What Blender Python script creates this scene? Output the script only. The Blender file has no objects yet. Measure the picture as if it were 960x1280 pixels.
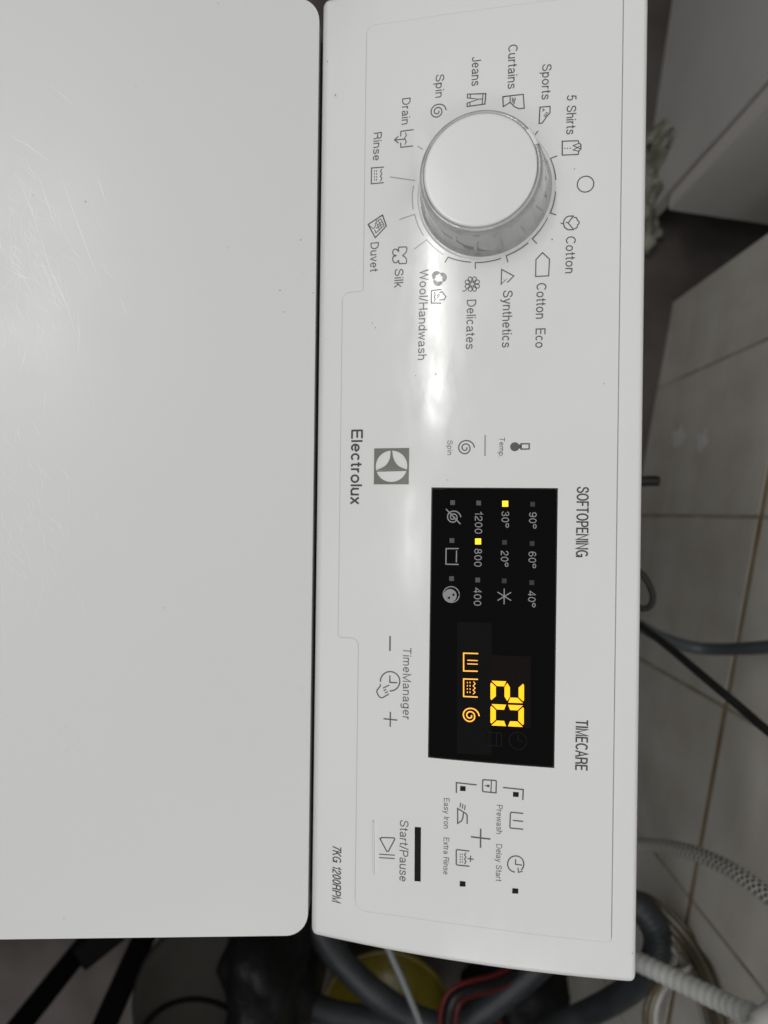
import bpy, bmesh, math, random
from mathutils import Vector, Matrix, noise
random.seed(7)
R = math.radians
sc = bpy.context.scene
C = sc.collection

# ------------------------------------------------------------------ camera
HC = 1.2166                       # camera height above the floor
F, CX, CY = 967.0, 480.0, 640.0   # focal length and centre in photo pixels (960 x 1280)
cam_d = bpy.data.cameras.new('camera'); cam = bpy.data.objects.new('camera', cam_d); C.objects.link(cam)
cam.location = (0, 0, HC); cam.rotation_euler = (0, 0, R(90))      # straight down, turned on its side
cam_d.sensor_fit = 'VERTICAL'; cam_d.sensor_height = 36; cam_d.lens = F/1280*36
cam_d.clip_start = 0.01; cam_d.clip_end = 50
cam_d.dof.use_dof = True; cam_d.dof.focus_distance = 0.302; cam_d.dof.aperture_fstop = 10
sc.camera = cam

# ------------------------------------------------------------------ light
w = bpy.data.worlds.new('World'); sc.world = w; w.use_nodes = True
bg = w.node_tree.nodes['Background']; bg.inputs[0].default_value = (1.0, 1.0, 0.99, 1); bg.inputs[1].default_value = 0.02
def area(name, loc, sx, sy, power, col=(1, .985, .96)):
    d = bpy.data.lights.new(name, 'AREA'); d.shape = 'RECTANGLE'; d.size = sx; d.size_y = sy
    d.energy = power; d.color = col
    o = bpy.data.objects.new(name, d); C.objects.link(o); o.location = loc
    return o
ZL = 0.89 + 1.6
area('ceiling_tube_light', (-.60, -.79, ZL), .70, .085, 3.7)          # fluorescent fittings overhead
area('ceiling_tube_light', (.06, -.935, ZL), .26, .07, .5)
area('ceiling_tube_light', (1.30, -.35, ZL), .30, .66, 2.2)
area('ceiling_glow', (0, -.2, 2.62), 3.4, 3.4, 25, (1, 1, .995))   # pale ceiling lit by the fittings
sc.view_settings.view_transform = 'Standard'; sc.view_settings.look = 'None'
sc.view_settings.exposure = 0.42; sc.view_settings.gamma = 1; sc.view_settings.use_curve_mapping = False

# ------------------------------------------------------------------ materials
MAT = {}
def mat(name, col, rough=.5, spec=.5, metal=0, emit=None, estr=0, coat=0, trans=0):
    m = bpy.data.materials.new(name); m.use_nodes = True
    b = m.node_tree.nodes['Principled BSDF']
    b.inputs['Base Color'].default_value = (*col, 1); b.inputs['Roughness'].default_value = rough
    b.inputs['Specular IOR Level'].default_value = spec; b.inputs['Metallic'].default_value = metal
    b.inputs['Coat Weight'].default_value = coat
    b.inputs['Transmission Weight'].default_value = trans
    if emit: b.inputs['Emission Color'].default_value = (*emit, 1); b.inputs['Emission Strength'].default_value = estr
    MAT[name] = m; return m
def nd(m, t, **k):
    n = m.node_tree.nodes.new(t)
    for a, v in k.items(): setattr(n, a, v)
    return n
def link(m, a, b): m.node_tree.links.new(a, b)
def bsdf(m): return m.node_tree.nodes['Principled BSDF']
def noisy(m, scale, c1, c2, lo=.35, hi=.65, detail=6, coord='Object', stretch=(1, 1, 1)):
    tc = nd(m, 'ShaderNodeTexCoord'); mp = nd(m, 'ShaderNodeMapping'); mp.inputs['Scale'].default_value = stretch
    n = nd(m, 'ShaderNodeTexNoise'); n.inputs['Scale'].default_value = scale; n.inputs['Detail'].default_value = detail
    r = nd(m, 'ShaderNodeValToRGB'); r.color_ramp.elements[0].position = lo; r.color_ramp.elements[1].position = hi
    r.color_ramp.elements[0].color = (*c1, 1); r.color_ramp.elements[1].color = (*c2, 1)
    link(m, tc.outputs[coord], mp.inputs[0]); link(m, mp.outputs[0], n.inputs[0]); link(m, n.outputs[0], r.inputs[0])
    link(m, r.outputs[0], bsdf(m).inputs['Base Color']); return n
def bumpy(m, scale, strength, dist=.001, detail=4):
    tc = nd(m, 'ShaderNodeTexCoord'); n = nd(m, 'ShaderNodeTexNoise'); n.inputs['Scale'].default_value = scale
    n.inputs['Detail'].default_value = detail
    b = nd(m, 'ShaderNodeBump'); b.inputs['Strength'].default_value = strength; b.inputs['Distance'].default_value = dist
    link(m, tc.outputs['Object'], n.inputs[0]); link(m, n.outputs[0], b.inputs['Height']); link(m, b.outputs[0], bsdf(m).inputs['Normal'])
def rough_noise(m, scale, lo, hi, stretch=(1, 1, 1)):
    tc = nd(m, 'ShaderNodeTexCoord'); mp = nd(m, 'ShaderNodeMapping'); mp.inputs['Scale'].default_value = stretch
    n = nd(m, 'ShaderNodeTexNoise'); n.inputs['Scale'].default_value = scale; n.inputs['Detail'].default_value = 8
    r = nd(m, 'ShaderNodeMapRange'); r.inputs[1].default_value = .1; r.inputs[2].default_value = .9
    r.inputs[3].default_value = lo; r.inputs[4].default_value = hi
    link(m, tc.outputs['Object'], mp.inputs[0]); link(m, mp.outputs[0], n.inputs[0]); link(m, n.outputs[0], r.inputs[0])
    link(m, r.outputs[0], bsdf(m).inputs['Roughness'])

m = mat('panel_white', (.80, .795, .775), .16); noisy(m, 9, (.775, .778, .77), (.805, .808, .803)); rough_noise(m, 70, .02, .26, (1, 2.5, 1))
bumpy(m, 500, .04, .0002)
m = mat('lid_white', (.68, .68, .655), .22); noisy(m, 4, (.70, .705, .695), (.725, .73, .722), .2, .8, 3); rough_noise(m, 22, .22, .46)
bumpy(m, 220, .05, .0004)
m = mat('body_white', (.7, .7, .68), .4); noisy(m, 5, (.6, .6, .57), (.72, .72, .7))
mat('gasket_black', (.01, .01, .01), .7)
m = mat('knob_white', (.80, .80, .795), .2); rough_noise(m, 60, .14, .3)
m = mat('knob_grey', (.30, .30, .305), .05, .8, coat=1.0)
noisy(m, 90, (.33, .33, .335), (.54, .54, .545), .3, .7, stretch=(1, 1, .12))
mat('knob_clear', (.86, .86, .85), .1)
mat('print_grey', (.115, .115, .11), .22, .3)
mat('print_dark', (.07, .07, .066), .22, .3)
mat('seam', (.66, .655, .64), .7)
mat('print_light', (.36, .35, .32), .15)
mat('print_brown', (.17, .165, .14), .15)
m = mat('black_glass', (.0012, .0012, .0012), .07, .05)
mat('glass_edge', (.006, .006, .006), .35, .3)
mat('lcd_tint', (.0042, .0042, .004), .2, .06)
mat('lcd_tint_brown', (.0065, .0042, .0034), .2, .06)
mat('display_print', (.32, .32, .33), .5, .2)
mat('led_off', (.10, .10, .10), .4, .2)
mat('led_off_dark', (.045, .045, .046), .4, .2)
mat('led_on', (.8, .5, .05), .4, .2, emit=(1, .54, .006), estr=1.05)
mat('segment_on', (.8, .4, .02), .4, .2, emit=(1, .43, .001), estr=.9)
mat('icon_on', (.8, .4, .05), .4, .2, emit=(1, .42, .06), estr=.72)
mat('segment_off', (.016, .011, .009), .4, .05)
mat('slot_black', (.004, .004, .004), .5, .2)
mat('scratch', (.97, .97, .96), .3, .8)
mat('dirt', (.2, .19, .17), .8)
m = mat('tile_white', (.60, .585, .56), .12); noisy(m, 14, (.74, .705, .64), (.86, .835, .78)); bumpy(m, 14, .06, .002)
m = mat('grout', (.45, .42, .34), .9); noisy(m, 14, (.30, .26, .18), (.55, .52, .45))
m = mat('grout_brown', (.3, .2, .1), .9); noisy(m, 16, (.30, .21, .11), (.50, .40, .27))
m = mat('reflection_pale', (.95, .95, .94), .3); bumpy(m, 90, .4, .002)  # pale colour of the reflections painted on the tiles
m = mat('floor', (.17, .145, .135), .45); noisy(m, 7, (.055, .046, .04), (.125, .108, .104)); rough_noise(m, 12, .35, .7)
m = mat('cabinet_white', (.64, .625, .61), .3); noisy(m, 6, (.78, .78, .76), (.86, .855, .84)); bumpy(m, 60, .05, .001)
m = mat('edge_band', (.86, .82, .80), .35)
m = mat('rag', (.42, .42, .31), .95); noisy(m, 40, (.26, .255, .205), (.52, .51, .43)); bumpy(m, 160, .8, .004)
m = mat('rubber_black', (.008, .008, .009), .4)
m = mat('frame_black', (.003, .003, .003), .5, .04)
m = mat('hose_blue_grey', (.09, .105, .115), .4)
m = mat('hose_grey', (.11, .12, .13), .45); noisy(m, 30, (.024, .027, .031), (.04, .045, .05))
m = mat('hose_light', (.40, .41, .40), .4); noisy(m, 25, (.46, .465, .45), (.62, .625, .61))
m = mat('tube_thin', (.25, .27, .28), .4)
mat('wire_brown', (.12, .095, .065), .25); mat('wire_olive', (.22, .20, .15), .25); mat('wire_pale', (.5, .49, .46), .3)
mat('red_cable', (.12, .007, .009), .5)
m = mat('yellow_plastic', (.50, .40, .012), .35); noisy(m, 12, (.10, .08, .002), (.14, .11, .004))
m = mat('dark_plastic', (.035, .032, .028), .6, .12); noisy(m, 8, (.014, .013, .011), (.03, .028, .024))
m = mat('bag_and_shade_black', (.005, .0053, .0058), .5, .3); bumpy(m, 25, .5, .01)
mat('fitting_white', (.75, .75, .73), .35)
# woven braid: two crossing spirals of strands in the hose's own coordinates
m = mat('braid', (.33, .34, .32), .4)
tc = nd(m, 'ShaderNodeTexCoord'); sp = nd(m, 'ShaderNodeSeparateXYZ'); link(m, tc.outputs['UV'], sp.inputs[0])
def mth(op, a, b):
    n = nd(m, 'ShaderNodeMath', operation=op)
    for i, v in enumerate((a, b)):
        if isinstance(v, (int, float)): n.inputs[i].default_value = v
        elif v is not None: link(m, v, n.inputs[i])
    return n.outputs[0]
su = mth('MULTIPLY', sp.outputs[0], 6.0); sv = mth('MULTIPLY', sp.outputs[1], 130.0)
s1 = mth('SINE', mth('MULTIPLY', mth('ADD', su, sv), 2*math.pi), None)
s2 = mth('SINE', mth('MULTIPLY', mth('SUBTRACT', su, sv), 2*math.pi), None)
hgt = mth('MAXIMUM', s1, s2)
cr = nd(m, 'ShaderNodeValToRGB'); cr.color_ramp.elements[0].position = .35; cr.color_ramp.elements[1].position = .8
cr.color_ramp.elements[0].color = (.14, .14, .125, 1); cr.color_ramp.elements[1].color = (.74, .74, .70, 1)
link(m, hgt, cr.inputs[0]); link(m, cr.outputs[0], bsdf(m).inputs['Base Color'])
bp = nd(m, 'ShaderNodeBump'); bp.inputs['Strength'].default_value = .8; bp.inputs['Distance'].default_value = .001
link(m, hgt, bp.inputs['Height']); link(m, bp.outputs[0], bsdf(m).inputs['Normal'])

# ------------------------------------------------------------------ helpers
def obj(name, verts, faces, material, parent=None, smooth=False, uvs=None):
    me = bpy.data.meshes.new(name); me.from_pydata([tuple(v) for v in verts], [], faces); me.validate()
    return mobj(name, me, material, parent, smooth)
def mobj(name, me, material, parent=None, smooth=False):
    me.materials.clear(); me.materials.append(MAT[material])
    if smooth:
        for p in me.polygons: p.use_smooth = True
    o = bpy.data.objects.new(name, me); C.objects.link(o)
    if parent: o.parent = parent
    return o
def bevel(o, width, seg=3, ang=35):
    b = o.modifiers.new('bevel', 'BEVEL'); b.width = width; b.segments = seg; b.limit_method = 'ANGLE'; b.angle_limit = R(ang)
    b.harden_normals = True
    for p in o.data.polygons: p.use_smooth = True
    return o
def empty(name, loc, rz=0):
    o = bpy.data.objects.new(name, None); C.objects.link(o); o.location = loc; o.rotation_euler = (0, 0, rz)
    o.empty_display_size = .05; return o
def tag(o, label=None, cat=None, group=None, kind=None):
    if label: o['label'] = label
    if cat: o['category'] = cat
    if group: o['group'] = group
    if kind: o['kind'] = kind
    return o
def box(x0, x1, y0, y1, z0, z1):
    v = [(x, y, z) for z in (z0, z1) for y in (y0, y1) for x in (x0, x1)]
    f = [(0, 2, 3, 1), (4, 5, 7, 6), (0, 1, 5, 4), (2, 6, 7, 3), (0, 4, 6, 2), (1, 3, 7, 5)]
    return v, f
def at(px, py, d):                # a point of the place, d metres below the camera
    return Vector(((py-CY)/F*d, (px-CX)/F*d, HC-d))
def prism(outline, z0, z1):       # outline counter-clockwise in plan
    n = len(outline)
    v = [(x, y, z0) for x, y in outline] + [(x, y, z1) for x, y in outline]
    f = [tuple(range(n-1, -1, -1)), tuple(range(n, 2*n))] + [(i, (i+1) % n, n+(i+1) % n, n+i) for i in range(n)]
    return v, f
def catmull(pts, step):
    P = [Vector(p) for p in pts]; P = [2*P[0]-P[1]] + P + [2*P[-1]-P[-2]]
    out = []
    for i in range(1, len(P)-2):
        a, b, c, d = P[i-1:i+3]; n = max(2, int((c-b).length/step))
        for k in range(n):
            t = k/n
            out.append(.5*((2*b)+(c-a)*t+(2*a-5*b+4*c-d)*t*t+(3*b-a-3*c+d)*t**3))
    out.append(P[-2]); return out
def tube(name, pts, r, material, parent=None, seg=14, step=.006, rib=0, pitch=.008, r_end=None):
    if rib: step = pitch/4
    path = catmull(pts, step); n = len(path)
    L = [0.0]
    for i in range(1, n): L.append(L[-1]+(path[i]-path[i-1]).length)
    base = path[0].copy(); verts = []; uv = []
    t0 = (path[1]-path[0]).normalized(); up = t0.orthogonal().normalized()
    for i in range(n):
        t = (path[min(i+1, n-1)]-path[max(i-1, 0)]).normalized()
        up = (up-t*up.dot(t)).normalized(); sd = t.cross(up)
        rr = r if r_end is None else r+(r_end-r)*i/(n-1)
        if rib: rr += rib*(0.5+0.5*math.cos(2*math.pi*L[i]/pitch))**.6
        for k in range(seg):
            a = 2*math.pi*k/seg
            verts.append(path[i]-(base if parent is None else Vector())+up*math.cos(a)*rr+sd*math.sin(a)*rr)
    faces = []; fu = []
    for i in range(n-1):
        for k in range(seg):
            k2 = (k+1) % seg
            faces.append((i*seg+k, i*seg+k2, (i+1)*seg+k2, (i+1)*seg+k))
            fu += [(k/seg, L[i]), ((k+1)/seg, L[i]), ((k+1)/seg, L[i+1]), (k/seg, L[i+1])]
    faces.append(tuple(range(seg-1, -1, -1))); faces.append(tuple((n-1)*seg+k for k in range(seg)))
    fu += [(0, 0)]*(2*seg)
    me = bpy.data.meshes.new(name); me.from_pydata([tuple(v) for v in verts], [], faces)
    ul = me.uv_layers.new(name='UVMap')
    for i, q in enumerate(fu): ul.data[i].uv = q
    o = mobj(name, me, material, parent, True)
    if parent is None: o.location = base
    return o

# ------------------------------------------------------------------ setting: floor, tiled wall
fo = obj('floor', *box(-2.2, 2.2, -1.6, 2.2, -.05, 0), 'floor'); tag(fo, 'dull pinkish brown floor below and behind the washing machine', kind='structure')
WA = math.atan(.184); WDIR = Vector((math.cos(WA), -math.sin(WA), 0)); WN = Vector((math.sin(WA), math.cos(WA), 0))
wall = empty('wall', (0, .393, 0), -WA); tag(wall, 'white glazed tile wall with brown grimy joints behind the machine', kind='structure')
TW, TH = .2022, .411
x_lo, x_hi = -.337, 1.30
obj('wall_core', *box(x_lo+.002, x_hi, .0007, .10, 0, TH*3), 'grout', wall)
for r_ in (1, 2):
    obj('joint', *box(x_lo+.003, x_hi-.001, .0003, .004, r_*TH-.0060, r_*TH+.0060), 'grout_brown', wall)
edges = [x_lo] + [.005+TW*k for k in range(-1, 7)]
tcache = {}
for r_ in range(3):
    for a, b in zip(edges[:-1], edges[1:]):
        key = round(b-a, 4)
        if key not in tcache:
            v, f = box(.0020, b-a-.0020, 0, .012, 0.0048, TH-.0048)
            me = bpy.data.meshes.new('tile'); me.from_pydata(v, [], f); tcache[key] = me
        o = mobj('tile', tcache[key], 'tile_white', wall)
        o.location = (a, random.uniform(-.0002, .0002), r_*TH); o.rotation_euler = (random.uniform(-.0006, .0006), 0, random.uniform(-.001, .001))
        bevel(o, .001, 2)
def blob_sheet(name, cx, cz, sx, sz, parent):      # thin irregular pale sheet, a bright reflection painted on the wall
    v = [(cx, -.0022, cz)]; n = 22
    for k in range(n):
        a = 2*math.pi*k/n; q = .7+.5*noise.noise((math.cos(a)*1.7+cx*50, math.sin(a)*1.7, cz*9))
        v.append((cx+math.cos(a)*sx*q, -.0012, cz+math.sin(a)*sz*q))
    return obj(name, v, [(0, 1+k, 1+(k+1) % n) for k in range(n)], 'reflection_pale', parent, True)
blob_sheet('reflection_patch', -.106, .135, .020, .032, wall)
blob_sheet('reflection_patch', -.092, .222, .022, .026, wall)

# ------------------------------------------------------------------ the washing machine
PHI = .0128                       # it stands turned by under a degree
MCX, MCY = -.0185, -.2
z0 = .89
YF, YB = -.0285, .0990
def hgt_(y):
    t = max(0.0, min(y-YF, YB-YF+.004)); return .3815*t-1.0846*t*t
def slope_(y):
    t = y-YF; return .3815-2*1.0846*t
cphi, sphi = math.cos(PHI), math.sin(PHI)
def on_panel(px, py):             # where on the sloping panel a point lies, in the machine's own plan
    d = .31
    for _ in range(25):
        X, Y = (py-CY)/F*d, (px-CX)/F*d
        x, y = X*cphi-Y*sphi, X*sphi+Y*cphi
        d = HC-(z0+hgt_(y))
    return x, y
def L3(x, y, off=0.0):            # plan point -> machine-local 3D on the panel skin
    s = slope_(y); q = math.sqrt(1+s*s)
    return (x-MCX, y-MCY-off*s/q, z0+hgt_(y)+off/q)
wm = empty('washing_machine', (MCX*cphi+MCY*sphi, -MCX*sphi+MCY*cphi, 0), -PHI)
tag(wm, 'white top-loading washing machine with sloping control panel, grey rimmed dial and lit display', 'washing machine')

XL, XR = -.2164, .1794
# body
v, f = box(XL+.003-MCX, XR-.003-MCX, -.50-MCY, YB-.004-MCY, .012, z0-.03)
bevel(obj('body', v, f, 'body_white', wm), .006)
for sx in (XL+.04, XR-.04):
    for sy in (-.46, YB-.05):
        n = 12
        v, f = prism([(sx-MCX+.018*math.cos(2*math.pi*k/n), sy-MCY+.018*math.sin(2*math.pi*k/n)) for k in range(n)], 0, .014)
        obj('foot', v, f, 'gasket_black', wm)
v, f = box(XL+.010-MCX, XR-.010-MCX, -.47-MCY, .02-MCY, z0-.031, z0-.014)
obj('lid_seal', v, f, 'gasket_black', wm)
# lid
def rounded(pts, rad, n=8):
    out = []
    for i, (p, r) in enumerate(zip(pts, rad)):
        p = Vector(p); a = (Vector(pts[i-1])-p).normalized(); b = (Vector(pts[(i+1) % len(pts)])-p).normalized()
        ang = a.angle(b); d = r/math.tan(ang/2); c = p+(a+b).normalized()*(r/math.sin(ang/2))
        s, e = p+a*d-c, p+b*d-c; th = s.angle(e)
        for k in range(n+1):
            t = k/n; out.append(tuple(c+(s*math.sin((1-t)*th)+e*math.sin(t*th))/math.sin(th)))
    return out
lid_o = rounded([(XL-MCX, -.16-MCY), (XL-MCX, -.495-MCY), (XR-MCX, -.495-MCY), (XR-MCX, -.16-MCY),
                 (XR-.0002-MCX, -.0300-MCY), (XL+.0002-MCX, -.0300-MCY)], [.001, .03, .03, .001, .009, .009])
def lid_z(y): return z0+(-.030-y)*.044           # the lid rises a little towards the front
v, f = prism(lid_o, z0-.022, z0)
v = [(x, y, z+lid_z(y+MCY)-z0) for x, y, z in v]
lid = bevel(obj('lid', v, f, 'lid_white', wm), .0058, 7, 50)
# scratches and specks on the lid
def ribbon(pts, wid):             # flat ribbon along plan points, list of (x, y)
    P = [Vector(p) for p in pts]; n = len(P); l, r = [], []
    for i in range(n):
        a = (P[i]-P[i-1]).normalized() if i else None
        b = (P[i+1]-P[i]).normalized() if i < n-1 else None
        t = a if b is None else b if a is None else (a+b)
        t = t.normalized() if t.length > 1e-6 else b
        k = 1.0
        if a is not None and b is not None: k = min(1/max(t.dot(a), .35), 2.4)
        nrm = Vector((-t.y, t.x))*wid/2*k
        l.append(P[i]+nrm); r.append(P[i]-nrm)
    return l, r
vs, fs = [], []
def lid_pt(px, py):
    d = HC-z0
    for _ in range(8):
        X, Y = (py-CY)/F*d, (px-CX)/F*d; d = HC-lid_z(X*sphi+Y*cphi)
    return X*cphi-Y*sphi-MCX, X*sphi+Y*cphi-MCY
def add_scratch(pts, wid):
    l, r = ribbon([lid_pt(*p) for p in pts], wid); b = len(vs); n = len(l)
    for i in range(n):
        k = .1+.9*math.sin(math.pi*i/(n-1)) if n > 2 else 1
        mid = (l[i]+r[i])/2
        for q in (l[i], r[i]):
            q = mid+(q-mid)*k; vs.append((q.x, q.y, lid_z(q.y+MCY)+.00006))
    for i in range(n-1): fs.append((b+2*i+1, b+2*i+3, b+2*i+2, b+2*i))
main = [[(0, 163), (35, 182), (70, 208)], [(72, 210), (90, 260), (110, 315), (132, 372)], [(45, 210), (58, 250), (75, 300)],
        [(50, 290), (62, 335), (85, 385), (98, 430)], [(20, 215), (40, 265), (55, 310)], [(97, 380), (99, 420), (97, 450)],
        [(35, 430), (29, 451), (22, 470)], [(48, 315), (62, 352), (70, 378)], [(0, 330), (25, 345), (42, 350)], [(118, 210), (128, 240), (134, 260)],
        [(60, 105), (78, 119), (95, 135)], [(148, 368), (155, 384), (160, 398)]]
for p in main: add_scratch(p, .00019)
for k in range(260):
    x = abs(random.gauss(0, 42)); y = random.choice((random.gauss(310, 70), random.gauss(320, 60), random.gauss(650, 55)))
    a = random.gauss(1.15, .35); ln = random.uniform(8, 55); c = random.uniform(-.3, .3)
    add_scratch([(x, y), (x+math.cos(a)*ln*.5, y+math.sin(a)*ln*.5), (x+math.cos(a+c)*ln, y+math.sin(a+c)*ln)], random.uniform(.00005, .00013))
o = obj('scratches', vs, fs, 'scratch', lid); tag(o, 'fine pale scratches on the lid', kind='stuff')
vs, fs = [], []
def speck(pt, r, z=None):
    b = len(vs); n = 6; s = random.uniform(.4, 1); a0 = random.uniform(0, 6)
    for k in range(n):
        a = 2*math.pi*k/n; dx, dy = r*math.cos(a), r*s*math.sin(a)
        vs.append((pt[0]+dx*math.cos(a0)-dy*math.sin(a0), pt[1]+dx*math.sin(a0)+dy*math.cos(a0), z))
    fs.append(tuple(range(b, b+n)))
for p in ((350, 363), (380, 342), (355, 390), (273, 4), (170, 108), (42, 244), (107, 252), (350, 606), (221, 587), (73, 917), (317, 920),
          (80, 1148), (391, 366), (376, 300), (378, 860), (60, 805), (205, 760), (285, 310)): speck(lid_pt(*p), random.uniform(.00014, .00034), lid_z(lid_pt(*p)[1]+MCY)+.0001)
o = obj('dirt_specks', vs, fs, 'dirt', lid); tag(o, 'tiny dark specks on the lid', kind='stuff')

# control panel: curved slope with skirts
ny = 40
ys = [YF+(YB-YF)*k/ny for k in range(ny+1)]
v = []; f = []
for y in ys:
    for x in (XL, XR): v.append((x-MCX, y-MCY, z0+hgt_(y)))
nb = len(v)
for y in ys:
    for x in (XL, XR): v.append((x-MCX, y-MCY, z0-.032))
for k in range(ny):
    a = 2*k
    f.append((a, a+1, a+3, a+2)); f.append((nb+a+2, nb+a+3, nb+a+1, nb+a))
    f.append((a+1, nb+a+1, nb+a+3, a+3)); f.append((a+2, nb+a+2, nb+a, a))
f.append((1, 0, nb, nb+1)); e = 2*ny; f.append((e, e+1, nb+e+1, nb+e))
panel = bevel(obj('control_panel', v, f, 'panel_white', wm), .0027, 5, 35)

# overlay sheet with its wider middle, a hair proud of the panel
def sheet(name, outline, off, material, parent, thick=.0006, ystep=.004, bev=0):
    # cut a plan polygon into strips along y so that it follows the curve
    bm = bmesh.new(); vv = [bm.verts.new((x, y, 0)) for x, y in outline]; bm.faces.new(vv)
    if bm.faces[:] : bmesh.ops.recalc_face_normals(bm, faces=bm.faces)
    lo = min(y for x, y in outline); hi = max(y for x, y in outline)
    y = lo+ystep
    while y < hi:
        bmesh.ops.bisect_plane(bm, geom=bm.verts[:]+bm.edges[:]+bm.faces[:], plane_co=(0, y, 0), plane_no=(0, 1, 0), dist=1e-7); y += ystep
    for q in bm.faces:
        q.normal_update()
        if q.normal.z < 0: q.normal_flip()
    if thick:
        r = bmesh.ops.extrude_face_region(bm, geom=bm.faces[:])
        top = set(g for g in r['geom'] if isinstance(g, bmesh.types.BMVert))
        for q in bm.verts: q.co = L3(q.co.x, q.co.y, off if q in top else off-thick)
        bmesh.ops.recalc_face_normals(bm, faces=bm.faces)
    else:
        for q in bm.verts: q.co = L3(q.co.x, q.co.y, off)
    me = bpy.data.meshes.new(name); bm.to_mesh(me); bm.free()
    o = mobj(name, me, material, parent, thick == 0)
    if bev: bevel(o, bev, 2, 50)
    return o
bot = [on_panel(*p) for p in ((447, 1137), (500, 1144), (609, 1159), (763, 1177))]
right_y = on_panel(771, 590)[1]
tops = [(2*MCX-x+.001, y) for x, y in bot]
fr = on_panel(447, 950)[1]; bul = on_panel(426, 600)[1]; fr2 = on_panel(457, 200)[1]
s_hi = on_panel(440, 366)[0]; s_lo = on_panel(440, 797)[0]
out = rounded([(tops[3][0], right_y), (tops[2][0], tops[2][1]), (tops[1][0], tops[1][1]), (tops[0][0], fr2), (s_hi, fr2), (s_hi, bul),
               (s_lo, bul), (s_lo, fr), (bot[0][0], fr), (bot[1][0], bot[1][1]), (bot[2][0], bot[2][1]), (bot[3][0], right_y)][::1],
              [.0015, .0005, .0005, .003, .0012, .003, .0012, .003, .004, .0005, .0005, .0015], 5)
sheet('overlay', out, .00055, 'panel_white', panel, .0010, .004, .00028)

# ---- printing
def px_m(y): return (HC-z0-hgt_(y))/F
class Print:
    def __init__(s, name, parent, material='print_grey', off=.00066): s.n, s.p, s.m, s.o = name, parent, material, off; s.v = []; s.f = []; s.k = 0.0
    def loc(s, pts, wid, closed=False):        # ribbon through plan points
        P = [Vector(p) for p in pts]
        if closed: P = [P[-1]]+P+[P[0]]+[P[1]]
        q = []
        for i, p in enumerate(P):               # keep close to the curve
            if i and (p-P[i-1]).length > .006:
                n = int((p-P[i-1]).length/.004)+1
                q += [P[i-1].lerp(p, k/n) for k in range(1, n)]
            q.append(p)
        l, r = ribbon(q, wid)
        if closed:
            pass
        b = len(s.v); n = len(l)
        for i in range(n):
            s.v.append(L3(l[i].x, l[i].y, s.o+s.k)); s.v.append(L3(r[i].x, r[i].y, s.o+s.k))
        for i in range(n-1): s.f.append((b+2*i+1, b+2*i+3, b+2*i+2, b+2*i))
        s.k += 1.5e-6
        return s
    def line(s, pts, wpx=1.3, closed=False, extend=True):
        P = [Vector(on_panel(*p)) for p in pts]; wid = wpx*px_m(P[0].y)
        if not closed and extend:
            P[0] = P[0]-(P[1]-P[0]).normalized()*wid*.4; P[-1] = P[-1]+(P[-1]-P[-2]).normalized()*wid*.4
        return s.loc(P, wid, closed)
    def curve(s, pts, wpx=1.3):
        return s.line([(p.x, p.y) for p in catmull([(a, b, 0) for a, b in pts], .8)], wpx)
    def circ(s, c, r, wpx=1.3, a0=0, a1=360, n=40):
        x, y = on_panel(*c); k = px_m(y); full = abs(a1-a0) >= 360
        pts = [(x+math.sin(R(a0+(a1-a0)*i/n))*r*k, y+math.cos(R(a0+(a1-a0)*i/n))*r*k) for i in range(n+(0 if full else 1))]
        return s.loc(pts, wpx*k, full)
    def poly(s, pts, plan=False):
        P = pts if plan else [on_panel(*p) for p in pts]
        a = sum(P[i-1][0]*P[i][1]-P[i][0]*P[i-1][1] for i in range(len(P)))
        if a < 0: P = P[::-1]
        b = len(s.v); s.v += [L3(x, y, s.o+s.k) for x, y in P]; s.k += 1.5e-6; s.f.append(tuple(range(b, b+len(P)))); return s
    def rect(s, x0, x1, y0, y1): return s.poly([(x0, y0), (x1, y0), (x1, y1), (x0, y1)])
    def disc(s, c, r, n=28):
        x, y = on_panel(*c); k = px_m(y)
        return s.poly([(x+math.sin(2*math.pi*i/n)*r*k, y+math.cos(2*math.pi*i/n)*r*k) for i in range(n)], True)
    def spiral(s, c, rad, wpx=1.4, turns=2.05):
        x, y = on_panel(*c); k = px_m(y); n = int(turns*30); pts = []
        key = [1, .80, .74, .68, .50, .43, .37, .30, .16, .1]
        for i in range(n+1):
            th = turns*2*math.pi*i/n; q = th/(math.pi/2); j = min(int(q), 8); rr = rad*(key[j]+(key[j+1]-key[j])*(q-j))
            pts.append((x-math.sin(th)*rr*k, y+math.cos(th)*rr*k))
        return s.loc(pts, wpx*k)
    def done(s):
        o = obj(s.n, s.v, s.f, s.m, s.p); return o
def Z(ox, oy, sca): return lambda *pts: [(ox+x/sca, oy+y/sca) for x, y in pts]

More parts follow.
